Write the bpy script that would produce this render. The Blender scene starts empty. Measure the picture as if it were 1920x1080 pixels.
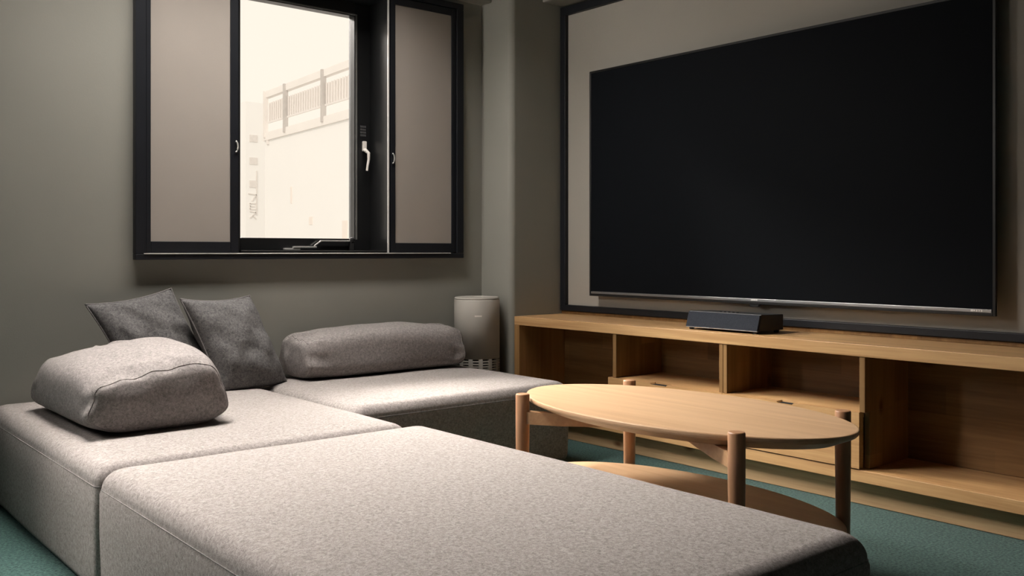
import bpy, bmesh, math, random
from mathutils import Vector, Matrix, noise, Euler

random.seed(4)
S = bpy.context.scene
COL = S.collection
PI = math.pi

# ------------------------------------------------------------------ camera
cam_data = bpy.data.cameras.new('camera')
cam_data.sensor_width = 36.0
cam_data.lens = 1759.0 / 1920.0 * 36.0
cam_data.shift_y = -69.0 / 1920.0
cam_data.clip_start = 0.05
cam_data.clip_end = 300.0
cam = bpy.data.objects.new('camera', cam_data)
COL.objects.link(cam)
cam.location = (0.0, 0.0, 0.862)
cam.rotation_euler = (PI / 2, 0.0, -math.radians(40.08))
S.camera = cam

# ------------------------------------------------------------------ world, lights, exposure
S.view_settings.view_transform = 'Standard'
S.view_settings.look = 'None'
S.view_settings.exposure = 0.0
S.view_settings.gamma = 1.0
S.view_settings.use_curve_mapping = False
W = bpy.data.worlds.new('overcast_sky')
S.world = W
W.use_nodes = True
bg = W.node_tree.nodes['Background']
bg.inputs['Color'].default_value = (1.0, 0.905, 0.795, 1)
bg.inputs['Strength'].default_value = 1.10

def area(name, loc, target, sx, sy, power, color, spread=PI):
    l = bpy.data.lights.new(name, 'AREA')
    l.shape = 'RECTANGLE'; l.size = sx; l.size_y = sy
    l.energy = power; l.color = color; l.spread = spread
    o = bpy.data.objects.new(name, l); COL.objects.link(o)
    o.location = loc
    o.rotation_euler = (Vector(target) - Vector(loc)).to_track_quat('-Z', 'Y').to_euler()
    return o

# added fill lamp in the made-up window opening (left of the frame, same wall)
area('left_opening_fill', (-0.30, 3.90, 1.60), (1.1, 1.5, 0.5), 0.55, 0.8, 26.0, (1.0, 0.93, 0.88), math.radians(150))
# added lamp above the street, brighter than the sky, shining into the visible window
area('street_fill', (0.9, 6.1, 4.95), (2.0, 3.7, 1.35), 6.0, 4.4, 6000.0, (1.0, 0.93, 0.875), math.radians(120))
# added soft fill lamp at the unseen left end, raking towards the television wall
area('side_fill', (-1.60, 3.05, 1.95), (3.25, 3.00, 1.85), 0.5, 0.6, 4.0, (1.0, 0.92, 0.84), math.radians(44))
# added fill lamp over the sofa, brightens the seat and bolster tops
area('overhead_fill', (0.80, 3.05, 2.40), (1.15, 1.95, 0.3), 0.55, 0.40, 45.0, (1.0, 0.93, 0.875), math.radians(90))
# added overhead fill strip along the window wall, lifts bolster and chaise
area('overhead_fill_strip', (1.55, 3.20, 2.40), (1.55, 2.85, 0.3), 1.5, 0.20, 31.0, (1.0, 0.93, 0.875), math.radians(125))
sun = bpy.data.lights.new('sun', 'SUN')
sun.energy = 0.85; sun.angle = math.radians(3); sun.color = (1.0, 0.92, 0.82)
so = bpy.data.objects.new('sun', sun); COL.objects.link(so)
so.rotation_euler = Vector((0.7, 0.55, -0.5)).to_track_quat('-Z', 'Y').to_euler()

# ------------------------------------------------------------------ materials
def new_mat(name):
    m = bpy.data.materials.new(name); m.use_nodes = True
    nt = m.node_tree
    return m, nt, nt.nodes['Principled BSDF']

def mat_plain(name, col, rough=0.5, metal=0.0, spec=0.5, var=0.06, scale=8.0, bump=0.0, bscale=60.0):
    m, nt, p = new_mat(name)
    p.inputs['Roughness'].default_value = rough
    p.inputs['Metallic'].default_value = metal
    p.inputs['Specular IOR Level'].default_value = spec
    tc = nt.nodes.new('ShaderNodeTexCoord')
    n = nt.nodes.new('ShaderNodeTexNoise'); n.inputs['Scale'].default_value = scale; n.inputs['Detail'].default_value = 3
    nt.links.new(tc.outputs['Object'], n.inputs['Vector'])
    r = nt.nodes.new('ShaderNodeValToRGB')
    r.color_ramp.elements[0].position = 0.3; r.color_ramp.elements[1].position = 0.7
    r.color_ramp.elements[0].color = tuple(c * (1 - var) for c in col) + (1,)
    r.color_ramp.elements[1].color = tuple(min(1, c * (1 + var)) for c in col) + (1,)
    nt.links.new(n.outputs['Fac'], r.inputs['Fac'])
    nt.links.new(r.outputs['Color'], p.inputs['Base Color'])
    if bump > 0:
        b = nt.nodes.new('ShaderNodeTexNoise'); b.inputs['Scale'].default_value = bscale; b.inputs['Detail'].default_value = 4
        nt.links.new(tc.outputs['Object'], b.inputs['Vector'])
        bp = nt.nodes.new('ShaderNodeBump'); bp.inputs['Strength'].default_value = bump; bp.inputs['Distance'].default_value = 0.004
        nt.links.new(b.outputs['Fac'], bp.inputs['Height'])
        nt.links.new(bp.outputs['Normal'], p.inputs['Normal'])
    return m

def mat_wood(name, c_dark, c_light, axis=1, rough=0.42, stave=0.0, seed=0.0, knots=False, spec=0.35):
    """wood with grain running along the given object axis; stave > 0 adds edge-glued strips of that width"""
    m, nt, p = new_mat(name)
    L = nt.links
    p.inputs['Roughness'].default_value = rough
    p.inputs['Specular IOR Level'].default_value = spec
    tc = nt.nodes.new('ShaderNodeTexCoord')
    mp = nt.nodes.new('ShaderNodeMapping')
    sc = [26.0, 26.0, 26.0]; sc[axis] = 1.3
    mp.inputs['Scale'].default_value = sc
    mp.inputs['Location'].default_value = (seed, seed * 1.7, seed * 0.6)
    L.new(tc.outputs['Object'], mp.inputs['Vector'])
    n1 = nt.nodes.new('ShaderNodeTexNoise'); n1.inputs['Scale'].default_value = 1.0; n1.inputs['Detail'].default_value = 5
    n1.inputs['Roughness'].default_value = 0.6; n1.inputs['Distortion'].default_value = 0.6
    L.new(mp.outputs['Vector'], n1.inputs['Vector'])
    mp2 = nt.nodes.new('ShaderNodeMapping')
    sc2 = [150.0, 150.0, 150.0]; sc2[axis] = 5.0
    mp2.inputs['Scale'].default_value = sc2
    L.new(tc.outputs['Object'], mp2.inputs['Vector'])
    n2 = nt.nodes.new('ShaderNodeTexNoise'); n2.inputs['Scale'].default_value = 1.0; n2.inputs['Detail'].default_value = 3
    L.new(mp2.outputs['Vector'], n2.inputs['Vector'])
    ad = nt.nodes.new('ShaderNodeMath'); ad.operation = 'MULTIPLY_ADD'
    L.new(n2.outputs['Fac'], ad.inputs[0]); ad.inputs[1].default_value = 0.35
    L.new(n1.outputs['Fac'], ad.inputs[2])
    r = nt.nodes.new('ShaderNodeValToRGB')
    r.color_ramp.elements[0].position = 0.42; r.color_ramp.elements[1].position = 0.86
    r.color_ramp.elements[0].color = tuple(c_dark) + (1,)
    r.color_ramp.elements[1].color = tuple(c_light) + (1,)
    L.new(ad.outputs[0], r.inputs['Fac'])
    out = r.outputs['Color']
    if stave > 0:
        sx = nt.nodes.new('ShaderNodeSeparateXYZ'); L.new(tc.outputs['Object'], sx.inputs[0])
        other = {0: 'Z', 1: 'Z', 2: 'Y'}[axis]
        a = nt.nodes.new('ShaderNodeMath'); a.operation = 'MULTIPLY_ADD'
        L.new(sx.outputs[other], a.inputs[0]); a.inputs[1].default_value = 1.0 / stave; a.inputs[2].default_value = seed
        if axis == 2:   # staves on panels standing either way round
            a2 = nt.nodes.new('ShaderNodeMath'); a2.operation = 'MULTIPLY_ADD'
            L.new(sx.outputs['X'], a2.inputs[0]); a2.inputs[1].default_value = 1.0 / stave
            L.new(a.outputs[0], a2.inputs[2]); a = a2
        f = nt.nodes.new('ShaderNodeMath'); f.operation = 'FLOOR'; L.new(a.outputs[0], f.inputs[0])
        # staggered lengths along the grain
        lg = nt.nodes.new('ShaderNodeMath'); lg.operation = 'MULTIPLY_ADD'
        L.new(f.outputs[0], lg.inputs[0]); lg.inputs[1].default_value = 0.37
        sc3 = nt.nodes.new('ShaderNodeMath'); sc3.operation = 'MULTIPLY'
        L.new(sx.outputs['XYZ'[axis]], sc3.inputs[0]); sc3.inputs[1].default_value = 1.6
        L.new(sc3.outputs[0], lg.inputs[2])
        fl = nt.nodes.new('ShaderNodeMath'); fl.operation = 'FLOOR'; L.new(lg.outputs[0], fl.inputs[0])
        cv = nt.nodes.new('ShaderNodeCombineXYZ'); L.new(f.outputs[0], cv.inputs[0]); L.new(fl.outputs[0], cv.inputs[1])
        wn = nt.nodes.new('ShaderNodeTexWhiteNoise'); wn.noise_dimensions = '2D'; L.new(cv.outputs[0], wn.inputs['Vector'])
        mr = nt.nodes.new('ShaderNodeMapRange'); mr.inputs['To Min'].default_value = 0.72; mr.inputs['To Max'].default_value = 1.12
        L.new(wn.outputs['Value'], mr.inputs['Value'])
        mx = nt.nodes.new('ShaderNodeMix'); mx.data_type = 'RGBA'; mx.blend_type = 'MULTIPLY'; mx.inputs[0].default_value = 1.0
        L.new(out, mx.inputs[6]); L.new(mr.outputs['Result'], mx.inputs[7])
        out = mx.outputs[2]
    if knots:
        mk = nt.nodes.new('ShaderNodeMapping')
        sk = [6.0, 6.0, 6.0]; sk[axis] = 3.0
        mk.inputs['Scale'].default_value = sk; mk.inputs['Location'].default_value = (seed * 3, seed, seed * 2)
        L.new(tc.outputs['Object'], mk.inputs['Vector'])
        vo = nt.nodes.new('ShaderNodeTexVoronoi'); vo.inputs['Scale'].default_value = 1.0
        L.new(mk.outputs['Vector'], vo.inputs['Vector'])
        kr = nt.nodes.new('ShaderNodeValToRGB')
        kr.color_ramp.elements[0].position = 0.03; kr.color_ramp.elements[1].position = 0.11
        kr.color_ramp.elements[0].color = (0.35, 0.25, 0.18, 1); kr.color_ramp.elements[1].color = (1, 1, 1, 1)
        L.new(vo.outputs['Distance'], kr.inputs['Fac'])
        mx2 = nt.nodes.new('ShaderNodeMix'); mx2.data_type = 'RGBA'; mx2.blend_type = 'MULTIPLY'; mx2.inputs[0].default_value = 1.0
        L.new(out, mx2.inputs[6]); L.new(kr.outputs['Color'], mx2.inputs[7])
        out = mx2.outputs[2]
    L.new(out, p.inputs['Base Color'])
    bp = nt.nodes.new('ShaderNodeBump'); bp.inputs['Strength'].default_value = 0.12; bp.inputs['Distance'].default_value = 0.001
    L.new(ad.outputs[0], bp.inputs['Height']); L.new(bp.outputs['Normal'], p.inputs['Normal'])
    return m

def mat_fabric(name, c_dark, c_light, fine=620.0, bump=0.35):
    m, nt, p = new_mat(name)
    L = nt.links
    p.inputs['Roughness'].default_value = 0.95
    p.inputs['Specular IOR Level'].default_value = 0.12
    tc = nt.nodes.new('ShaderNodeTexCoord')
    n1 = nt.nodes.new('ShaderNodeTexNoise'); n1.inputs['Scale'].default_value = fine; n1.inputs['Detail'].default_value = 2
    n2 = nt.nodes.new('ShaderNodeTexNoise'); n2.inputs['Scale'].default_value = fine * 0.2; n2.inputs['Detail'].default_value = 3
    n2.inputs['Distortion'].default_value = 0.8
    for n in (n1, n2): L.new(tc.outputs['Object'], n.inputs['Vector'])
    ad = nt.nodes.new('ShaderNodeMath'); ad.operation = 'ADD'
    L.new(n1.outputs['Fac'], ad.inputs[0]); L.new(n2.outputs['Fac'], ad.inputs[1])
    r = nt.nodes.new('ShaderNodeValToRGB')
    r.color_ramp.elements[0].position = 0.36; r.color_ramp.elements[1].position = 0.66
    r.color_ramp.elements[0].color = tuple(c_dark) + (1,)
    r.color_ramp.elements[1].color = tuple(c_light) + (1,)
    hf = nt.nodes.new('ShaderNodeMath'); hf.operation = 'MULTIPLY'; hf.inputs[1].default_value = 0.5
    L.new(ad.outputs[0], hf.inputs[0]); L.new(hf.outputs[0], r.inputs['Fac'])
    L.new(r.outputs['Color'], p.inputs['Base Color'])
    bp = nt.nodes.new('ShaderNodeBump'); bp.inputs['Strength'].default_value = bump; bp.inputs['Distance'].default_value = 0.0015
    L.new(ad.outputs[0], bp.inputs['Height']); L.new(bp.outputs['Normal'], p.inputs['Normal'])
    return m

M_wall = mat_plain('grey_plaster_paint', (0.277, 0.273, 0.240), 0.85, spec=0.2, var=0.025, scale=3.0, bump=0.05, bscale=180)
M_panelwall = mat_plain('pale_grey_board', (0.375, 0.354, 0.310), 0.75, spec=0.25, var=0.02, scale=3.0)
M_darkwall = mat_plain('dark_bounce_cut_wall', (0.055, 0.054, 0.05), 0.85, spec=0.2, var=0.03, scale=3.0)  # for walls out of view, tone darkened to cut bounce light
M_ceiling = mat_plain('ceiling_paint', (0.10, 0.096, 0.088), 0.9, spec=0.1, var=0.02)  # ceiling out of view, likewise kept dark to cut bounce
M_blind = mat_plain('taupe_shutter_infill', (0.335, 0.303, 0.270), 0.8, spec=0.2, var=0.02, scale=5.0, bump=0.05, bscale=300)
M_black = mat_plain('black_painted_wood', (0.0105, 0.012, 0.0155), 0.42, spec=0.32, var=0.1)
M_jamb = mat_plain('black_aluminium', (0.012, 0.0125, 0.013), 0.30, spec=0.5, var=0.1)
M_trimlight = mat_plain('brushed_steel_edge', (0.70, 0.69, 0.66), 0.38, metal=0.35, var=0.05)
M_bead = mat_plain('dull_metal_bead', (0.22, 0.22, 0.21), 0.45, metal=0.5, var=0.05)
M_steel = mat_plain('satin_steel', (0.75, 0.74, 0.70), 0.28, metal=0.6, var=0.03)
M_white = mat_plain('cream_white_handle', (0.85, 0.81, 0.74), 0.4, var=0.02)
M_sticker = mat_plain('faded_grey_print', (0.07, 0.07, 0.07), 0.6, var=0.2, scale=300)
M_screen = mat_plain('television_screen', (0.0068, 0.0080, 0.0100), 0.5, spec=0.03, var=0.02)
M_bezel = mat_plain('black_bezel', (0.012, 0.012, 0.012), 0.35, spec=0.4, var=0.05)
M_silver = mat_plain('silver_strip', (0.42, 0.43, 0.44), 0.32, metal=0.85, var=0.05)
M_logo = mat_plain('white_logo_print', (0.9, 0.9, 0.88), 0.5, var=0.0)
M_speaker = mat_plain('charcoal_speaker_cloth', (0.020, 0.024, 0.033), 0.85, spec=0.2, var=0.35, scale=420, bump=0.25, bscale=900)
M_speakerbody = mat_plain('black_speaker_case', (0.016, 0.017, 0.019), 0.45, spec=0.45, var=0.1)
M_rubber = mat_plain('black_rubber', (0.01, 0.01, 0.01), 0.7, var=0.1)
M_oak = mat_wood('oak_board', (0.38, 0.202, 0.080), (0.59, 0.365, 0.168), 1, 0.45, seed=1.0)
M_oaktop = mat_wood('oak_top_board', (0.40, 0.22, 0.09), (0.61, 0.385, 0.18), 1, 0.42, seed=3.0)
M_oakin = mat_wood('oak_glued_panel_shaded', (0.20, 0.100, 0.033), (0.32, 0.183, 0.070), 2, 0.5, stave=0.085, seed=2.0, knots=True)  # same oak as the boards, compartment shade put into the colour
M_oakback = mat_wood('oak_back_panel_shaded', (0.155, 0.078, 0.027), (0.255, 0.143, 0.056), 1, 0.5, stave=0.10, seed=4.0, knots=True)  # oak darkened further for the shade at the compartment backs
M_oakkick = mat_wood('oak_plinth_board', (0.39, 0.245, 0.125), (0.56, 0.39, 0.215), 1, 0.5, seed=6.0, knots=True)
M_table = mat_wood('beech_table_top', (0.44, 0.27, 0.145), (0.57, 0.385, 0.23), 1, 0.34, stave=0.0, seed=7.0, spec=0.45)
M_tableleg = mat_wood('stained_table_leg', (0.32, 0.165, 0.085), (0.44, 0.245, 0.135), 2, 0.36, seed=8.0, spec=0.4)
M_tablebar = mat_wood('beech_table_bar', (0.42, 0.24, 0.12), (0.55, 0.34, 0.18), 0, 0.42, seed=9.0)
M_fabric = mat_fabric('grey_woven_upholstery', (0.170, 0.154, 0.146), (0.390, 0.355, 0.336))
M_fabric_side = M_fabric
M_seam = mat_fabric('grey_seam_thread', (0.12, 0.112, 0.109), (0.26, 0.244, 0.236), bump=0.1)
M_cushion = mat_fabric('charcoal_grey_cushion_cloth', (0.060, 0.060, 0.061), (0.200, 0.192, 0.188))
M_bolster = mat_fabric('mid_grey_bolster_cloth', (0.140, 0.129, 0.124), (0.330, 0.302, 0.288))
M_purifier = mat_plain('warm_white_plastic', (0.43, 0.41, 0.365), 0.45, spec=0.4, var=0.015)
M_purifier_dark = mat_plain('dark_vent_core', (0.02, 0.02, 0.02), 0.8)
M_building = mat_plain('cream_render', (0.93, 0.93, 0.925), 0.9, spec=0.1, var=0.01, scale=0.5)
M_buildpink = mat_plain('pale_pink_render', (0.90, 0.84, 0.80), 0.9, spec=0.1, var=0.01, scale=0.5)
M_bgrey = mat_plain('pale_grey_metal_screen', (0.86, 0.83, 0.81), 0.8, spec=0.1, var=0.02, scale=1.0)
M_bgrey2 = mat_plain('light_grey_metal_screen', (0.90, 0.875, 0.855), 0.8, spec=0.1, var=0.02, scale=1.0)
M_bpost = mat_plain('grey_fence_post', (0.60, 0.575, 0.56), 0.7, spec=0.1, var=0.05)
M_bwin = mat_plain('grey_far_window', (0.80, 0.77, 0.75), 0.6, spec=0.2, var=0.05)
M_asphalt = mat_plain('pale_asphalt', (0.45, 0.43, 0.41), 0.9, spec=0.1)

def mat_carpet():
    m, nt, p = new_mat('teal_loop_carpet')
    L = nt.links
    p.inputs['Roughness'].default_value = 1.0; p.inputs['Specular IOR Level'].default_value = 0.05
    p.inputs['Sheen Weight'].default_value = 0.1
    tc = nt.nodes.new('ShaderNodeTexCoord')
    n = nt.nodes.new('ShaderNodeTexNoise'); n.inputs['Scale'].default_value = 120; n.inputs['Detail'].default_value = 4
    n.inputs['Roughness'].default_value = 0.7
    L.new(tc.outputs['Object'], n.inputs['Vector'])
    r = nt.nodes.new('ShaderNodeValToRGB')
    r.color_ramp.elements[0].position = 0.33; r.color_ramp.elements[1].position = 0.68
    r.color_ramp.elements[0].color = (0.011, 0.030, 0.027, 1); r.color_ramp.elements[1].color = (0.078, 0.150, 0.134, 1)
    L.new(n.outputs['Fac'], r.inputs['Fac']); L.new(r.outputs['Color'], p.inputs['Base Color'])
    bp = nt.nodes.new('ShaderNodeBump'); bp.inputs['Strength'].default_value = 0.8; bp.inputs['Distance'].default_value = 0.006
    L.new(n.outputs['Fac'], bp.inputs['Height']); L.new(bp.outputs['Normal'], p.inputs['Normal'])
    return m
M_carpet = mat_carpet()

def mat_glass():
    m = bpy.data.materials.new('clear_window_glass'); m.use_nodes = True
    nt = m.node_tree; nt.nodes.clear()
    o = nt.nodes.new('ShaderNodeOutputMaterial'); t = nt.nodes.new('ShaderNodeBsdfTransparent')
    g = nt.nodes.new('ShaderNodeBsdfGlossy'); g.inputs['Roughness'].default_value = 0.02
    f = nt.nodes.new('ShaderNodeFresnel'); f.inputs['IOR'].default_value = 1.35
    mx = nt.nodes.new('ShaderNodeMixShader')
    t.inputs['Color'].default_value = (0.995, 0.995, 0.985, 1)
    nt.links.new(f.outputs[0], mx.inputs[0]); nt.links.new(t.outputs[0], mx.inputs[1]); nt.links.new(g.outputs[0], mx.inputs[2])
    nt.links.new(mx.outputs[0], o.inputs[0])
    return m
M_glass = mat_glass()

# ------------------------------------------------------------------ helpers
def link(name, me, mat, parent=None, smooth=False):
    o = bpy.data.objects.new(name, me); COL.objects.link(o)
    if mat: me.materials.append(mat)
    if smooth:
        for p in me.polygons: p.use_smooth = True
    if parent: o.parent = parent
    return o

def obj(name, bm, mat, parent=None, smooth=False):
    bmesh.ops.recalc_face_normals(bm, faces=bm.faces)
    me = bpy.data.meshes.new(name); bm.to_mesh(me); bm.free()
    return link(name, me, mat, parent, smooth)

def thing(name, loc, label, cat, group=None, rot=(0, 0, 0), kind=None):
    o = bpy.data.objects.new(name, None); COL.objects.link(o)
    o.empty_display_size = 0.1
    o.location = loc; o.rotation_euler = rot
    o['label'] = label; o['category'] = cat
    if group: o['group'] = group
    if kind: o['kind'] = kind
    return o

def tag(o, label, cat, kind=None, group=None):
    o['label'] = label; o['category'] = cat
    if kind: o['kind'] = kind
    if group: o['group'] = group
    return o

def add_box(bm, lo, hi, bev=0.0, seg=2):
    lo = Vector(lo); hi = Vector(hi)
    c = (lo + hi) / 2; s = hi - lo
    r = bmesh.ops.create_cube(bm, size=1.0, matrix=Matrix.Translation(c) @ Matrix.Diagonal((s.x, s.y, s.z, 1)))
    if bev > 0:
        es = list({e for v in r['verts'] for e in v.link_edges})
        bmesh.ops.bevel(bm, geom=es, offset=min(bev, min(s) * 0.45), segments=seg, affect='EDGES', profile=0.5)

def box(name, lo, hi, mat, parent=None, bev=0.0):
    bm = bmesh.new(); add_box(bm, lo, hi, bev)
    return obj(name, bm, mat, parent)

def add_prism(bm, pts, axis, a, b):
    """closed polygon pts extruded along axis (0, 1, 2) from a to b"""
    def mk(p, w):
        q = [0, 0, 0]; k = 0
        for i in range(3):
            if i == axis: q[i] = w
            else: q[i] = p[k]; k += 1
        return bm.verts.new(q)
    A = [mk(p, a) for p in pts]; B = [mk(p, b) for p in pts]
    bm.faces.new(A); bm.faces.new(B[::-1])
    n = len(pts)
    for i in range(n): bm.faces.new((A[i], A[(i + 1) % n], B[(i + 1) % n], B[i]))

def add_tube(bm, pts, r, seg=8, closed=False):
    n = len(pts); rings = []
    for i, p in enumerate(pts):
        p = Vector(p)
        if closed: t = Vector(pts[(i + 1) % n]) - Vector(pts[i - 1])
        else: t = Vector(pts[min(i + 1, n - 1)]) - Vector(pts[max(i - 1, 0)])
        t.normalize()
        up = Vector((0, 0, 1)) if abs(t.z) < 0.9 else Vector((1, 0, 0))
        a = t.cross(up).normalized(); b = t.cross(a)
        rr = r[i] if isinstance(r, (list, tuple)) else r
        rings.append([bm.verts.new(p + a * math.cos(2 * PI * k / seg) * rr + b * math.sin(2 * PI * k / seg) * rr) for k in range(seg)])
    m = n if closed else n - 1
    for i in range(m):
        A = rings[i]; B = rings[(i + 1) % n]
        for k in range(seg): bm.faces.new((A[k], A[(k + 1) % seg], B[(k + 1) % seg], B[k]))
    if not closed:
        bm.faces.new(rings[0]); bm.faces.new(rings[-1][::-1])

def add_lathe(bm, prof, seg=48, c=(0, 0), x_scale=1.0):
    rings = []
    for r, z in prof:
        rings.append([bm.verts.new((c[0] + r * math.cos(2 * PI * k / seg) * x_scale, c[1] + r * math.sin(2 * PI * k / seg), z)) for k in range(seg)])
    for A, B in zip(rings, rings[1:]):
        for k in range(seg): bm.faces.new((A[k], A[(k + 1) % seg], B[(k + 1) % seg], B[k]))
    bm.faces.new(rings[0][::-1]); bm.faces.new(rings[-1])

# ------------------------------------------------------------------ room shell
XL, XR = -1.80, 3.25
YF, YB = -1.30, 3.682
ZC = 2.42
def structure(name, boxes, mat, label, cat, bev=0.0):
    bm = bmesh.new()
    for lo, hi in boxes: add_box(bm, lo, hi, bev)
    return tag(obj(name, bm, mat), label, cat, 'structure')

structure('floor', [((XL - .2, YF - .2, -0.12), (XR + .2, YB + .25, 0.0))], M_carpet, 'teal green looped carpet covering the room floor', 'floor')
structure('ceiling', [((XL - .2, YF - .2, ZC), (XR + .2, YB + .25, ZC + .15))], M_ceiling, 'plain grey ceiling above the room', 'ceiling')
structure('wall_right', [((XR, YF - .2, 0), (XR + .2, YB + .25, ZC))], M_wall, 'grey plaster wall behind the television and console', 'wall')
structure('wall_left', [((XL - .2, YF - .2, 0), (XL, YB + .25, ZC))], M_darkwall, 'unseen wall facing the television wall, darkened to cut bounce', 'wall')
structure('wall_front', [((XL, YF - .2, 0), (XR, YF, ZC))], M_darkwall, 'unseen wall opposite the windows, darkened to cut bounce', 'wall')
# window wall: opening 1 is the visible window, opening 2 is added, unseen, left of the frame
O1 = (1.616, 2.3426, 0.854, 2.03)
O2 = (-0.62, 0.02, 1.10, 2.02)
T = YB + 0.25
bx = []
for a, b in ((XL, O2[0]), (O2[1], O1[0]), (O1[1], XR)): bx.append(((a, YB, 0), (b, T, ZC)))
for o in (O1, O2):
    bx.append(((o[0], YB, 0), (o[1], T, o[2]))); bx.append(((o[0], YB, o[3]), (o[1], T, ZC)))
structure('wall_back', bx, M_wall, 'grey plaster wall with the window above the sofa', 'wall')
# corner pillar with one softly rounded arris
bm = bmesh.new()
px0, py0, rr = 2.900, 3.4535, 0.028
pts = [(XR, py0)] + [(px0 + rr - rr * math.sin(t), py0 + rr - rr * math.cos(t)) for t in [i * PI / 2 / 8 for i in range(9)]] + [(px0, YB), (XR, YB)]
add_prism(bm, pts, 2, 0.0, ZC)
o = obj('pillar', bm, M_wall); tag(o, 'grey plastered corner pillar between window wall and television wall', 'pillar', 'structure')
structure('beam_window', [((XL, YB - 0.085, 2.085), (px0, YB, ZC))], M_wall, 'shallow grey ceiling beam along the top of the window wall', 'beam', 0.008)
structure('beam_television', [((XR - 0.15, YF, 2.090), (XR, py0, ZC))], M_wall, 'grey ceiling beam above the black frame on the television wall', 'beam', 0.008)

# ------------------------------------------------------------------ visible window
win = thing('window_1', (0, 0, 0), 'black framed window with sliding shutter panels above the sofa', 'window', kind='structure')
CX0, CX1, CZ0, CZ1 = 1.201, 2.763, 0.829, 2.064
fy = YB - 0.034
def frame_piece(name, lo, hi, mat, par=win, bev=0.0025): return box(name, lo, hi, mat, par, bev)
frame_piece('casing_rail', (CX0, fy, CZ0), (CX1, YB - .0005, 0.852), M_black)
frame_piece('casing_rail', (CX0, fy, 2.036), (CX1, YB - .0005, CZ1), M_black)
frame_piece('casing_post', (CX0, fy, 0.8525), (CX0 + .040, YB - .0005, 2.0355), M_black)
frame_piece('casing_post', (CX1 - .040, fy, 0.8525), (CX1, YB - .0005, 2.0355), M_black)
frame_piece('sill_edge', (CX0 + .030, fy - .004, 0.8505), (CX1 - .08, fy + .006, 0.8545), M_trimlight, bev=0.001)
def shutter(x0, x1, stile_l, stile_r, pull_x):
    p = bpy.data.objects.new('shutter_panel', None); COL.objects.link(p); p.parent = win
    y0, y1 = YB - .026, YB - .004
    for nm, lo, hi in (('stile', (x0, y0, .8555), (x0 + stile_l, y1, 2.0345)), ('stile', (x1 - stile_r, y0, .8555), (x1, y1, 2.0345)),
                       ('rail', (x0 + stile_l, y0, .8555), (x1 - stile_r, y1, .900)), ('rail', (x0 + stile_l, y0, 2.001), (x1 - stile_r, y1, 2.0345))):
        box(nm, lo, hi, M_black, p, .002)
    box('infill', (x0 + stile_l, y0 + .005, .900), (x1 - stile_r, y1 - .004, 2.001), M_blind, p)
    bm = bmesh.new()
    arc = [(pull_x[0] + pull_x[1] * .010 * math.sin(t), y0 - .006 , 1.288 + .022 * math.cos(t)) for t in [PI * i / 10 for i in range(11)]]
    add_tube(bm, arc, .0036, 8)
    obj('pull', bm, M_steel, p, True)['label'] = 'chrome crescent pull'
    return p
shutter(1.243, 1.615, .018, .034, (1.600, 1))
shutter(2.349, 2.722, .026, .026, (2.355, 1))
# vertical steel edge next to the right-hand panel, and the reveal lining
box('edge_strip', (2.3315, YB - .030, .8555), (2.3385, YB - .004, 2.0345), M_trimlight, win, .001)
yr0, yr1 = YB - .024, 3.832
box('reveal_lining', (O1[1] - .012, yr0, .856), (O1[1] - .0005, yr1, 2.029), M_jamb, win, .003)
box('reveal_lining', (O1[0] + .0005, yr0 + .02, .856), (O1[0] + .012, yr1, 2.029), M_jamb, win, .003)
box('reveal_sill', (O1[0] + .012, YB - .02, .8545), (O1[1] - .012, yr1, .866), M_jamb, win, .002)
box('reveal_head', (O1[0] + .012, YB - .02, 2.018), (O1[1] - .012, yr1, 2.0295), M_jamb, win, .002)
# sash
sash = bpy.data.objects.new('sash', None); COL.objects.link(sash); sash.parent = win
gx0, gx1, gz0, gz1 = 1.690, 2.247, .920, 1.953
sy0, sy1 = 3.806, 3.86
box('sash_stile', (O1[0] + .012, sy0, .866), (gx0, sy1, 2.018), M_jamb, sash, .003)
box('sash_stile', (gx1, sy0, .866), (O1[1] - .012, sy1, 2.018), M_jamb, sash, .003)
box('sash_rail', (gx0, sy0, .866), (gx1, sy1, gz0), M_jamb, sash, .003)
box('sash_rail', (gx0, sy0, gz1), (gx1, sy1, 2.018), M_jamb, sash, .003)
box('glass_pane', (gx0 - .004, 3.838, gz0 - .004), (gx1 + .004, 3.844, gz1 + .004), M_glass, sash)
bm = bmesh.new()
add_box(bm, (gx1 + .004, sy0 - .003, gz0 - .004), (gx1 + .013, sy0 + .004, gz1 + .010), .001)
add_box(bm, (gx0, sy0 - .003, gz1 + .004), (gx1 + .004, sy0 + .004, gz1 + .011), .001)
obj('glazing_bead', bm, M_bead, sash)
# lever handle on the sash
hx, hy = 2.296, sy0
bm = bmesh.new()
add_box(bm, (hx - .011, hy - .012, 1.328), (hx + .011, hy, 1.376), .004)
add_tube(bm, [(hx - .004, hy - .014, 1.335), (hx - .002, hy - .026, 1.328), (hx + .006, hy - .034, 1.318), (hx + .006, hy - .034, 1.29), (hx + .001, hy - .033, 1.262), (hx - .002, hy - .032, 1.236)],
         [.0085, .0085, .0075, .0062, .0055, .005], 10)
obj('lever_handle', bm, M_white, sash)['label'] = 'cream white lever handle'
bm = bmesh.new()
for i in range(4):
    for j in range(3):
        add_box(bm, (2.277 + j * .0105, hy - .0012, 1.399 + i * .0135), (2.286 + j * .0105, hy - .0002, 1.4085 + i * .0135))
obj('printed_label', bm, M_sticker, sash)['label'] = 'small faded grey printed label'
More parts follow.
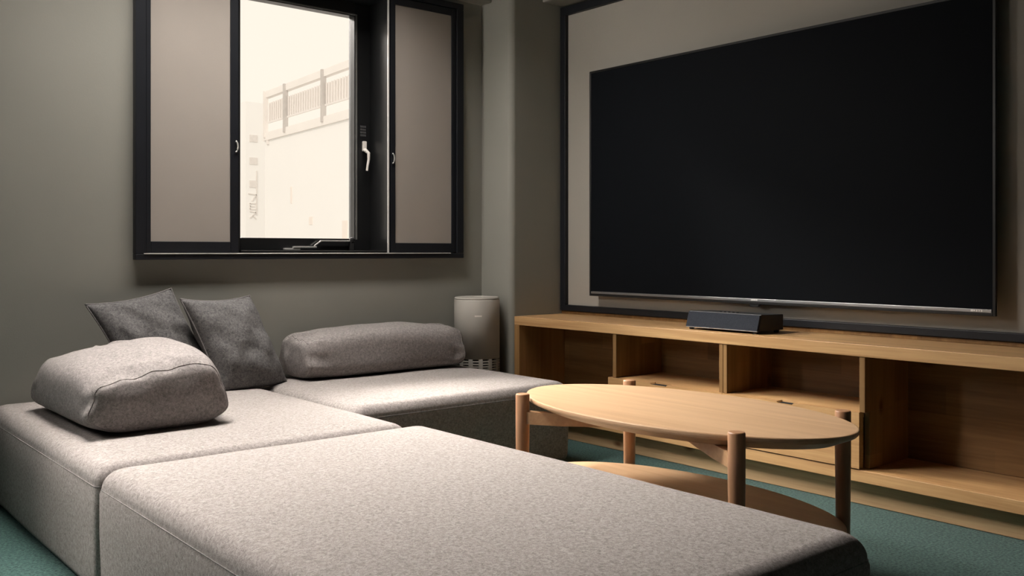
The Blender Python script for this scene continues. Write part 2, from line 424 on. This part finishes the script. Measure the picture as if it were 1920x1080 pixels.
# friction stay along the sill
bm = bmesh.new()
add_box(bm, (1.885, 3.785, .8665), (1.960, 3.805, .876), .002)
add_box(bm, (1.925, 3.782, .876), (2.040, 3.797, .884), .002)
add_tube(bm, [(2.030, 3.790, .885), (2.060, 3.790, .905), (2.068, 3.790, .908)], .004, 8)
add_box(bm, (2.060, 3.786, .905), (2.235, 3.797, .911), .002)
obj('window_stay', bm, M_steel, win)
bm = bmesh.new()
add_lathe(bm, [(.011, .905), (.012, .917), (.009, .924), (.002, .926)], 14, (2.222, 3.79))
add_box(bm, (2.213, 3.782, .866), (2.231, 3.80, .906), .002)
obj('stay_knob', bm, M_rubber, win)

# added unseen window for the fill lamp, left of the frame, on the same wall
w2 = thing('added_window', (0, 0, 0), 'added plain black framed window opening, unseen, left of the sofa', 'window', kind='structure')
x0, x1, z0, z1 = O2
bm = bmesh.new()
for lo, hi in (((x0, YB - .02, z0), (x0 + .04, T, z1)), ((x1 - .04, YB - .02, z0), (x1, T, z1)), ((x0 + .04, YB - .02, z0), (x1 - .04, T, z0 + .04)), ((x0 + .04, YB - .02, z1 - .04), (x1 - .04, T, z1))):
    add_box(bm, lo, hi, .003)
obj('added_window_frame', bm, M_jamb, w2)

# ------------------------------------------------------------------ black frame round the television
fr = thing('trim_1', (XR, 0, 0), 'thin black frame fixed on the wall around the television', 'wall frame', kind='structure')
Ya, Yb = -0.20, 3.4515
d = .030
box('frame_rail', (-d, Ya, .566), (-.0005, Yb, .594), M_black, fr, .002)
box('frame_rail', (-d, Ya, 2.0425), (-.0005, Yb, 2.0825), M_black, fr, .002)
box('frame_post', (-d, Yb - .037, .5945), (-.0005, Yb, 2.042), M_black, fr, .002)
box('frame_post', (-d, Ya, .5945), (-.0005, Ya + .037, 2.042), M_black, fr, .002)
box('frame_backing', (-.008, Ya + .037, .5945), (-.0005, Yb - .037, 2.042), M_panelwall, fr)

# ------------------------------------------------------------------ television
tv = thing('television', (3.18, 2.265, .6485), 'huge black flat television mounted on the framed wall above the console', 'television')
hw, ht = .938, 1.0735
box('back_cover', (.012, -hw + .012, .02), (.030, hw - .012, ht - .012), M_bezel, tv, .006)
bm = bmesh.new()
for lo, hi in (((0, -hw, 0), (.014, -hw + .010, ht)), ((0, hw - .010, 0), (.014, hw, ht)), ((0, -hw + .010, ht - .010), (.014, hw - .010, ht)), ((0, -hw + .010, 0), (.014, hw - .010, .011))):
    add_box(bm, lo, hi, .0012)
obj('bezel', bm, M_bezel, tv)
box('screen', (.003, -hw + .010, .0225), (.013, hw - .010, ht - .010), M_screen, tv)
box('chin_strip', (-.0015, -hw + .012, .0115), (.008, hw - .012, .0220), M_silver, tv, .001)['label'] = 'silver strip under the screen'
bm = bmesh.new()
for i in range(5): add_box(bm, (-.0022, -.005 + i * .0065 - .012, .0135), (-.0012, -.005 + i * .0065 - .0075, .0200))
obj('logo', bm, M_logo, tv)['label'] = 'small white maker mark in the middle of the strip'
bm = bmesh.new()
for i, w in enumerate((.008, .005, .004, .004, .004)): add_box(bm, (-.0022, -.863 - i * .0078 - w / 2, .0135 if i % 2 == 0 else .0145), (-.0012, -.863 - i * .0078 + w / 2, .0195))
obj('logo', bm, M_logo, tv)['label'] = 'small white mark at the corner of the strip'
bm = bmesh.new()
add_prism(bm, [(-.024, 0), (-.016, -.010), (.016, -.010), (.024, 0)], 0, .002, .016)
obj('sensor', bm, M_bezel, tv)
box('wall_bracket', (.030, -.30, .30), (.0605, .30, .75), M_bezel, tv, .003)

# ------------------------------------------------------------------ oak media console
FX = 2.919
con = thing('media_console', (0, 0, 0), 'long low oak media console with open compartments under the television', 'console')
Y0, Y1 = 1.00, 3.4515
ZT = .549
def cbox(name, lo, hi, mat, par=con, bev=.0018): return box(name, lo, hi, mat, par, bev)
cbox('top_board', (FX, Y0, ZT - .041), (XR - .0015, Y1, ZT), M_oaktop)
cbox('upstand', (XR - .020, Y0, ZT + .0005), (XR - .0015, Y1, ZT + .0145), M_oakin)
cbox('base_board', (FX, Y0, .087), (XR - .0015, Y1, .128), M_oak)
cbox('plinth', (2.965, Y0 + .04, 0.001), (XR - .02, Y1 - .02, .0865), M_oakkick)
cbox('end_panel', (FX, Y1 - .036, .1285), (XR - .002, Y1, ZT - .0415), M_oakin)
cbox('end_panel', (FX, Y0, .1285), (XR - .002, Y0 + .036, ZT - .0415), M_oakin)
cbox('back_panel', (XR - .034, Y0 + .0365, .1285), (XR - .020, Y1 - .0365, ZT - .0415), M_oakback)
# carcass of the drawer unit: recessed sides below, flush uprights above
zs = .321
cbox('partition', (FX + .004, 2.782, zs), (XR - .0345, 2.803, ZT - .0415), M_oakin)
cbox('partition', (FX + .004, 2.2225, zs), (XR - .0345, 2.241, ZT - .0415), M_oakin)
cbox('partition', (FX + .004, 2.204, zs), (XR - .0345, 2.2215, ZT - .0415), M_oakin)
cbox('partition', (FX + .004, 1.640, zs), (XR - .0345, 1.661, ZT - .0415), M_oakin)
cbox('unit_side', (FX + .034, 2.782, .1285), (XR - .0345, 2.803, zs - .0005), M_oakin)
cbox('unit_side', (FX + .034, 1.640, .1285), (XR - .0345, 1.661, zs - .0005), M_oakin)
bm = bmesh.new()
add_box(bm, (FX + .031, 1.6615, zs - .020), (XR - .0345, 2.7815, zs))
for ya, yb in ((1.6615, 1.909), (1.980, 2.493), (2.584, 2.7815)):
    add_box(bm, (FX + .023, ya, zs - .020), (FX + .031, yb, zs))
bmesh.ops.remove_doubles(bm, verts=bm.verts, dist=1e-5)
obj('unit_shelf', bm, M_oaktop, con)
def drawer(y0, y1, slot0, slot1, seed):
    dr = bpy.data.objects.new('drawer', None); COL.objects.link(dr); dr.parent = con
    bm = bmesh.new()
    z0, z1, sd = .1315, zs - .0005, .0055
    pts = [(y0, z0), (y1, z0), (y1, z1), (slot1, z1), (slot1 - .006, z1 - sd), (slot0 + .006, z1 - sd), (slot0, z1), (y0, z1)]
    add_prism(bm, pts, 0, FX - .004, FX + .0225)
    obj('drawer_front', bm, M_oak, dr)
    box('slot_shade_insert', (FX - .0025, slot0 + .007, zs - .0085), (FX + .030, slot1 - .007, zs - .0055), M_rubber, dr)['label'] = 'dark insert standing for the shade in the finger slot'  # dark strip added so the notch reads as shaded
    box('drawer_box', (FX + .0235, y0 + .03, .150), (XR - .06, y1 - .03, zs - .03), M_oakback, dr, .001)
    return dr
drawer(2.2225, 2.822, 2.493, 2.584, 0)
drawer(1.657, 2.2195, 1.909, 1.980, 1)

# ------------------------------------------------------------------ compact speaker on the console
sp = thing('soundbar', (2.965, 2.268, ZT), 'short charcoal cloth fronted soundbar standing on the oak console', 'speaker')
L2 = .172
bm = bmesh.new()
add_prism(bm, [(.006, .010), (.168, .010), (.168, .070), (.026, .074)], 1, -L2, L2)
bmesh.ops.bevel(bm, geom=bm.edges[:], offset=.003, segments=2, affect='EDGES', profile=.5)
obj('case', bm, M_speakerbody, sp)
bm = bmesh.new()
add_prism(bm, [(.0, .013), (.0055, .013), (.0245, .071), (.019, .071)], 1, -L2 + .003, L2 - .003)
obj('grille_cloth', bm, M_speaker, sp)
box('trim_line', (.001, -L2 + .002, .0095), (.010, L2 - .002, .0125), M_silver, sp, .0008)
for ya in (-L2 + .02, L2 - .02):
    for xa in (.016, .150):
        bm = bmesh.new(); add_lathe(bm, [(.009, 0.0), (.010, .0045), (.010, .0105)], 14, (xa, ya)); obj('foot', bm, M_rubber, sp)
for k in range(5):
    bm = bmesh.new(); add_lathe(bm, [(.005, .0715), (.005, .0755), (.0035, .0762)], 12, (.050, .035 - k * .020)); obj('button', bm, M_rubber, sp)

# ------------------------------------------------------------------ oval coffee table
TX, TY = 2.035, 1.715
tb = thing('coffee_table', (TX, TY, 0), 'oval beech coffee table with lower shelf and four round legs', 'table')
def ellipse_slab(prof, a, b, n=96):
    """prof: list of (inset, z) from the bottom up; half axes b (x) and a (y)"""
    bm = bmesh.new(); rings = []
    for ins, z in prof:
        rings.append([bm.verts.new(((b - ins) * math.cos(2 * PI * k / n), (a - ins) * math.sin(2 * PI * k / n), z)) for k in range(n)])
    for A, B in zip(rings, rings[1:]):
        for k in range(n): bm.faces.new((A[k], A[(k + 1) % n], B[(k + 1) % n], B[k]))
    bm.faces.new(rings[0][::-1]); bm.faces.new(rings[-1])
    return bm
zt = .428
obj('table_top', ellipse_slab([(.060, zt - .036), (.052, zt - .036), (.004, zt - .015), (.001, zt - .012), (0, zt - .008), (0, zt - .003), (.0012, zt - .0008), (.0035, zt)], .535, .288), M_table, tb)
obj('shelf', ellipse_slab([(.014, .158), (.010, .158), (.001, .168), (0, .171), (0, .177), (.001, .1792), (.003, .180)], .505, .262), M_table, tb)
lx, ly = .230, .3815
for sx in (-1, 1):
    for sy in (-1, 1):
        bm = bmesh.new()
        add_lathe(bm, [(.0150, 0.0), (.0165, .004), (.0185, .15), (.0205, .34), (.0205, .4385), (.0190, .4415), (.0170, .4422)], 28, (sx * lx, sy * ly))
        obj('leg', bm, M_tableleg, tb, False)
for o in [c for c in tb.children if c.name.startswith('leg')]:
    for p in o.data.polygons: p.use_smooth = abs(p.normal.z) < .5
# crossing bars under the top, one halved over the other
ang = math.atan2(ly, lx); ln = math.hypot(lx, ly) - .017
for s in (-1, 1):
    bm = bmesh.new()
    add_prism(bm, [(-ln, zt - .037), (ln, zt - .037), (ln, zt - .073), (ln - .10, zt - .073), (.02, zt - .062 if s > 0 else zt - .060), (-.02, zt - .062 if s > 0 else zt - .060), (-ln + .10, zt - .073), (-ln, zt - .073)], 1, -.014, .014)
    bmesh.ops.rotate(bm, verts=bm.verts, cent=(0, 0, 0), matrix=Matrix.Rotation(s * ang, 3, 'Z'))
    obj('cross_bar', bm, M_tablebar, tb)

# ------------------------------------------------------------------ upholstered blocks
def rr_loop(hx, hy, r, n=10):
    pts = []
    for cx, cy, a0 in ((hx - r, hy - r, 0), (-hx + r, hy - r, PI / 2), (-hx + r, -hy + r, PI), (hx - r, -hy + r, 1.5 * PI)):
        for i in range(n + 1):
            t = a0 + PI / 2 * i / n
            pts.append((cx + r * math.cos(t), cy + r * math.sin(t)))
    # straight runs subdivided so that the crown and waves read
    out = []
    for i, p in enumerate(pts):
        q = pts[(i + 1) % len(pts)]
        out.append(p)
        if i % (n + 1) == n:
            for k in range(1, 14): out.append((p[0] + (q[0] - p[0]) * k / 14, p[1] + (q[1] - p[1]) * k / 14))
    return out

def upholstered(parent, hx, hy, top, seam, seed):
    """soft block: straight sides, seam line, rounded shoulder, slightly crowned top"""
    rc = .030
    sh = top - seam
    prof = [(.012, .012), (.004, .016), (0.0, .030), (-.002, .10), (-.004, .18), (-.003, seam - .010), (.0005, seam)]
    for i in range(1, 9):
        t = PI / 2 * i / 8
        prof.append((.0005 + .046 * (1 - math.cos(t)) , seam + sh * math.sin(t) * .86))
    for k in (.10, .15, .22, .30, .38, min(hx, hy) - .02):
        if k < min(hx, hy): prof.append((k, None))
    bm = bmesh.new(); rings = []
    zbase = seam + sh * .86
    for ins, z in prof:
        r = max(rc - ins * .2, .012) if ins < .05 else max(.03 + ins * .3, .02)
        r = min(r, min(hx, hy) - ins - .002) if min(hx, hy) - ins > .004 else .001
        lp = rr_loop(hx - ins, hy - ins, max(r, .002))
        ring = []
        for x, y in lp:
            zz = z
            if z is None:
                e = min(1.0, (ins - .0465) / .16)
                zz = zbase + sh * .14 * (1 - (1 - e) ** 2)
                zz += .0022 * noise.noise((x * 3 + seed, y * 3, seed))
            elif z > seam:
                zz = z + .0012 * noise.noise((x * 5 + seed, y * 5, seed))
            else:
                x += .0022 * noise.noise((y * 3, z * 4 + seed, seed)); y += .0022 * noise.noise((x * 3 + 7, z * 4, seed))
            ring.append((x, y, zz))
        rings.append([bm.verts.new(p) for p in ring])
    n = min(len(r) for r in rings)
    ok = all(len(r) == n for r in rings)
    assert ok, [len(r) for r in rings]
    for A, B in zip(rings, rings[1:]):
        for k in range(n): bm.faces.new((A[k], A[(k + 1) % n], B[(k + 1) % n], B[k]))
    bm.faces.new(rings[0][::-1]); bm.faces.new(rings[-1])
    body = obj('upholstery', bm, M_fabric, parent, True)
    bm = bmesh.new()
    lp = rr_loop(hx - .0003, hy - .0003, rc)
    add_tube(bm, [(x, y, seam - .001) for x, y in lp], .0014, 6, True)
    obj('seam', bm, M_seam, parent, True)
    bm = bmesh.new()
    for sx in (-1, 1):
        for sy in (-1, 1): pass
    add_box(bm, (-hx + .03, -hy + .03, 0.0005), (hx - .03, hy - .03, .0125))
    obj('base_frame', bm, M_rubber, parent)
    return body

def sofa_block(x0, x1, y0, y1, top, seam, label, seed):
    t = thing('sofa_section', ((x0 + x1) / 2, (y0 + y1) / 2, 0), label, 'sofa', 'grey modular sofa sections')
    upholstered(t, (x1 - x0) / 2, (y1 - y0) / 2, top, seam, seed)
    return t

sofa_block(.704, 1.632, 2.422, 3.672, .338, .279, 'grey sofa section under the window carrying a bolster and cushions', 1.3)
sofa_block(1.643, 2.652, 2.780, 3.672, .338, .288, 'grey sofa section beside the white air purifier with the back bolster', 4.1)
sofa_block(.704, 1.664, .915, 2.411, .340, .282, 'large bare grey ottoman section nearest, in front of the oval table', 7.7)

# ------------------------------------------------------------------ bolsters
def sbnorm(x, y, z, p=4.0, q=14.0):
    return ((abs(y) ** p + abs(z) ** p) ** (q / p) + abs(x) ** q) ** (1.0 / q)
def superbox(a, b, c, nx, ny, nz):
    """dense roll: rounded box section in y, z and nearly flat ends in x"""
    bm = bmesh.new(); cache = {}
    def vert(u, v, w):
        k = (round(u, 6), round(v, 6), round(w, 6))
        if k not in cache:
            m = sbnorm(u, v, w)
            cache[k] = bm.verts.new((a * u / m, b * v / m, c * w / m))
        return cache[k]
    def lin(k): # denser near the ends
        return [math.sin(PI / 2 * (-1 + 2 * i / k)) * .45 + (-1 + 2 * i / k) * .55 for i in range(k + 1)]
    U, V, Z = lin(nx), lin(ny), lin(nz)
    def quads(P, Q, f):
        for i in range(len(P) - 1):
            for j in range(len(Q) - 1):
                bm.faces.new((f(P[i], Q[j]), f(P[i + 1], Q[j]), f(P[i + 1], Q[j + 1]), f(P[i], Q[j + 1])))
    for s in (-1, 1):
        quads(U, V, lambda p, q: vert(p, q, s)); quads(U, Z, lambda p, q: vert(p, s, q)); quads(V, Z, lambda p, q: vert(s, p, q))
    return bm

def bolster(loc, rotz, half_len, half_w, h, label, seed, lean, puff, taper=0.0):
    t = thing('bolster', loc, label, 'bolster', 'grey bolsters on the sofa', (0, 0, rotz))
    a, b, c = half_len, half_w, h / 2
    def deform(p):
        x, y, z = p
        u = x / a; w = y / b; k = min(1.0, max(0.0, (z / c + 1) / 2))        # k: 0 bottom .. 1 top
        end = max(0.0, (abs(u) - .72) / .28)
        if abs(u) > .97:                                 # end panels belly out and buckle a little
            bel = max(0, 1 - w * w) * max(0, 1 - (z / c) ** 2)
            x += math.copysign(.020 * bel + .009 * noise.noise((w * 2.2, k * 2.4, seed + u)) * bel, u)
        z = z + c
        z *= 1 + lean * w * k                            # one side stands taller
        z *= 1 + (puff * (1 - u * u) - .10 * max(0, -u) ** 3 * .6) * k
        y *= 1 + .06 * (1 - u * u)
        y *= 1 - .08 * k ** 1.5                          # profile narrows upwards
        # gathered puckers running in from the end seams
        if abs(u) < .985:
            g = 3.2 * end * (1 - end) + .25 * end
            z += g * k * (.0065 * math.sin(w * 9 + 5 * noise.noise((u * 2, w * 2, seed))) + .010 * noise.noise((u * 5, w * 5 + seed, 1.7)))
            y += g * (1 - k) * .006 * math.sin(k * 14 + seed + u * 5)
        z += (noise.noise((x * 3.2 + seed, y * 4.5, z * 5)) * .010 + noise.noise((x * 9 + seed, y * 12, z * 10)) * .0030) * k
        y += noise.noise((x * 4, y * 2 + seed, z * 7)) * .008 * (1 if abs(w) > .5 else .3)
        # lower corners drawn out into soft ears, slightly lifted
        ear = max(0, abs(u) - .84) / .16 * max(0, abs(w) - .72) / .28 * max(0, 1 - k * 1.6)
        x += math.copysign(.014 * ear, u); y += math.copysign(.042 * ear, w); z += .026 * ear
        return (x, y, max(z, 0.0))
    bm = superbox(a, b, c, 64, 40, 28)
    for v in bm.verts: v.co = deform(v.co)
    obj('cover', bm, M_bolster, t, True)
    for s in (-1, 1):
        for tt in (.962,):
            pts = []
            for i in range(84):
                th = 2 * PI * i / 84
                d = (s * tt, 0, 0)
                # walk outwards in the section until the surface is met
                lo, hi = 0.0, 1.2
                cu, su = math.cos(th), math.sin(th)
                for _ in range(26):
                    m = (lo + hi) / 2
                    if sbnorm(s * tt, cu * m, su * m) < 1: lo = m
                    else: hi = m
                pts.append(deform((s * a * tt, b * cu * lo, c * su * lo)))
            bm = bmesh.new(); add_tube(bm, pts, .0020, 6, True)
            obj('end_seam', bm, M_bolster, t, True)
    return t
ZS = .3385
bolster((.985, 3.085, ZS), PI / 2, .330, .205, .188, 'grey bolster lying lengthwise at the left end of the sofa', 2.0, -.13, .20)
bolster((2.190, 3.528, ZS), 0.0, .396, .135, .178, 'grey bolster lying along the wall beside the air purifier', 5.0, .04, .12)

# ------------------------------------------------------------------ cushions
R = math.radians
def cushion(loc, rot, half, thick, label, seed, shear=0.0, wide=1.0, mat=M_cushion):
    t = thing('cushion', loc, label, 'cushion', 'square scatter cushions on the sofa', rot)
    N = 36
    bm = bmesh.new()
    sheets = []
    for s in (1, -1):
        g = []
        for i in range(N + 1):
            row = []
            for j in range(N + 1):
                u = -1 + 2 * i / N; v = -1 + 2 * j / N
                edge = (1 - abs(u) ** 2.6) * (1 - abs(v) ** 2.6)
                th = thick * max(edge, 0) ** .55
                x = half * wide * u * (1 - .085 * (1 - v * v)) + shear * half * v; z = half * v * (1 - (.085 if v > 0 else -.02) * (1 - u * u))
                y = s * th
                if th > 1e-5:
                    y += (noise.noise((u * 2.2 + seed, v * 2.2, s * 2.0)) * .016 + noise.noise((u * 6 + seed, v * 5, s * 3.0)) * .004) * min(1, edge * 3)
                row.append((x, y, z))
            g.append(row)
        sheets.append(g)
    vf = [[bm.verts.new(sheets[0][i][j]) for j in range(N + 1)] for i in range(N + 1)]
    vb = [[vf[i][j] if i in (0, N) or j in (0, N) else bm.verts.new(sheets[1][i][j]) for j in range(N + 1)] for i in range(N + 1)]
    for i in range(N):
        for j in range(N):
            bm.faces.new((vf[i][j], vf[i + 1][j], vf[i + 1][j + 1], vf[i][j + 1]))
            bm.faces.new((vb[i][j + 1], vb[i + 1][j + 1], vb[i + 1][j], vb[i][j]))
    obj('cover', bm, mat, t, True)
    rim = [(i, 0) for i in range(N)] + [(N, j) for j in range(N)] + [(i, N) for i in range(N, 0, -1)] + [(0, j) for j in range(N, 0, -1)]
    bm = bmesh.new(); add_tube(bm, [sheets[0][i][j] for i, j in rim], .0030, 6, True)
    obj('edge_seam', bm, M_seam, t, True)
    return t
cushion((1.231, 3.535, .528), Euler((-.37, -.143, .149)), .186, .052, 'dark grey square cushion leaning at the back, half behind the other cushion', 3.0, -.199, .90)
cushion((1.530, 3.490, .507), Euler((-.365, .003, .303)), .188, .080, 'grey square cushion with a lit face between the other cushion and the wall bolster', 8.0, -.208, .90)

# ------------------------------------------------------------------ air purifier
ap = thing('air_purifier', (2.772, 3.556, 0), 'warm white cylindrical air purifier standing between sofa and corner pillar', 'air purifier')
r0 = .109
bm = bmesh.new()
add_lathe(bm, [(r0 - .006, .352), (r0, .353), (r0, .628), (r0 - .002, .632)], 64)
obj('body', bm, M_purifier, ap, True)
for p in ap.children[-1].data.polygons: p.use_smooth = abs(p.normal.z) < .5
bm = bmesh.new()
add_lathe(bm, [(r0 - .012, .6325), (r0 - .003, .6325), (r0 - .001, .636), (r0 - .003, .642), (r0 - .010, .644), (r0 - .016, .641), (r0 - .02, .638)], 64)
obj('top_rim', bm, M_purifier, ap)
bm = bmesh.new(); add_lathe(bm, [(r0 - .010, .016), (r0 - .010, .352)], 48); obj('vent_core', bm, M_purifier_dark, ap)
bm = bmesh.new(); add_lathe(bm, [(r0 - .004, .0005), (r0, .004), (r0, .060)], 64); obj('base', bm, M_purifier, ap)
def ring(z0, z1):
    bm = bmesh.new(); n = 64; R1, R0 = r0, r0 - .008
    A = []
    for k in range(n):
        c, s = math.cos(2 * PI * k / n), math.sin(2 * PI * k / n)
        A.append([bm.verts.new((rr * c, rr * s, z)) for rr, z in ((R1, z0), (R1, z1), (R0, z1), (R0, z0))])
    for k in range(n):
        P, Q = A[k], A[(k + 1) % n]
        for i in range(4): bm.faces.new((P[i], P[(i + 1) % 4], Q[(i + 1) % 4], Q[i]))
    return bm
step = .0122
z = .352 - step; first = None
while z > .065:
    if first is None: first = obj('vent_slat', ring(0, .0065), M_purifier, ap); first.location.z = z
    else:
        o = first.copy(); COL.objects.link(o); o.parent = ap; o.location.z = z
    z -= step
firstb = None
for k in range(14):
    a = 2 * PI * k / 14 + .18
    if firstb is None:
        firstb = box('vent_rib', (r0 - .009, -.0095, .058), (r0 + .0004, .0095, .354), M_purifier, ap); o = firstb
    else:
        o = firstb.copy(); COL.objects.link(o); o.parent = ap
    o.rotation_euler = (0, 0, a)
bm = bmesh.new()
da = math.atan2(-3.556, -2.772) + .06
for k in range(6):
    a = da + (k - 2.5) * .052
    add_box(bm, (-.0006, -.0021, -.0035), (.0006, .0021, .0035))
    vs = bm.verts[-8:]
    bmesh.ops.rotate(bm, verts=vs, cent=(0, 0, 0), matrix=Matrix.Rotation(a, 3, 'Z'))
    bmesh.ops.translate(bm, verts=vs, vec=(r0 * math.cos(a), r0 * math.sin(a), .557))
obj('badge', bm, M_white, ap)['label'] = 'faint pale maker badge'

# ------------------------------------------------------------------ outside
st = structure('ground_outside', [((-20, 5.0, -9.2), (60, 70, -9.0))], M_asphalt, 'pale street surface far below the window', 'ground')
ba = math.radians(4.76)
b1 = thing('roof_fence_building', (11.9, 25.0, 0), 'pale building with a screened roof terrace seen through the window', 'building', rot=(0, 0, -ba))
# local: facade plane x = 0, running from y = 0.17 (far corner) towards -y
box('wall', (0, -16, -9), (9, .17, 4.02), M_building, b1)
box('parapet', (-.06, -16, 4.02), (9, .20, 4.24), M_bgrey2, b1)
box('top_beam', (-.05, -14, 5.24), (.10, .10, 5.42), M_bgrey2, b1)
for i, s in enumerate((0.02, -1.47, -3.96, -6.45, -8.94)):
    box('post', (-.10, s - .045, 4.10), (.02, s + .045, 5.42), M_bpost if i else M_bgrey, b1)
ys = [0.0, -1.42, -3.90, -6.40, -8.90]
for a, b in zip(ys, ys[1:]):
    box('lower_screen', (.02, b - .01, 4.54), (.05, a - .10, 4.80), M_bgrey, b1)
    box('upper_screen', (.03, b - .01, 4.805), (.05, a - .10, 5.08), M_bgrey2, b1)
    box('rail', (-.02, b - .01, 4.50), (.02, a - .10, 4.545), M_bgrey, b1)
    first = None
    k = int((a - b - .15) / .16)
    for i in range(k):
        y = a - .16 - i * .16
        if first is None:
            first = box('slat', (-.012, -.018, 4.545), (.012, .018, 5.08), M_bgrey, b1); first.location.y = y
        else:
            o = first.copy(); COL.objects.link(o); o.parent = b1; o.location.y = y
for s, z, w, h in ((-.05, 4.18, .12, .28),):
    box('vent_box', (-.05, s - w, z - h), (.02, s, z), M_bgrey, b1)
for s, z, w, h in ((-1.75, 2.15, .10, .45), (-3.0, 1.55, .22, .20), (-5.0, 1.15, .30, .45)):
    box('wall_patch', (-.015, s - w, z), (0.0, s, z + h), M_buildpink, b1)

b2 = thing('sign_building', (18.0, 40.0, 0), 'narrow white tower with small windows and a vertical sign, left of the fenced roof', 'building')
box('wall', (0, 0, -9), (1.05, 5, 7.6), M_building, b2)
for z in (5.80, 4.78, 3.74):
    box('window', (.18, -.03, z), (.56, .0, z + .32), M_bwin, b2)
bm = bmesh.new()
def stroke(p, q, w=.045):
    p = Vector((p[0], 0, p[1])); q = Vector((q[0], 0, q[1])); t = (q - p).normalized(); nrm = Vector((-t.z, 0, t.x)) * w / 2
    add_prism(bm, [((p + nrm).x, (p + nrm).z), ((q + nrm).x, (q + nrm).z), ((q - nrm).x, (q - nrm).z), ((p - nrm).x, (p - nrm).z)], 1, -.04, 0)
stroke((.52, 4.50), (.52, 2.50), .05)
stroke((.12, 3.46), (.50, 3.42)); stroke((.50, 3.42), (.30, 3.12))
stroke((.18, 3.02), (.50, 3.02)); stroke((.20, 3.02), (.20, 2.76)); stroke((.20, 2.89), (.44, 2.89)); stroke((.18, 2.76), (.50, 2.76))
stroke((.20, 2.66), (.48, 2.62)); stroke((.48, 2.62), (.20, 2.36)); stroke((.34, 2.48), (.50, 2.32))
obj('sign_lettering', bm, M_bwin, b2)
b3 = thing('pink_building', (19.3, 45.0, 0), 'pale pink building at the left edge of the window view', 'building')
box('wall', (0, 0, -9), (.95, 4, 7.9), M_buildpink, b3)
box('roof_edge', (-.05, -.05, 7.9), (1.0, 4.05, 8.05), M_buildpink, b3)
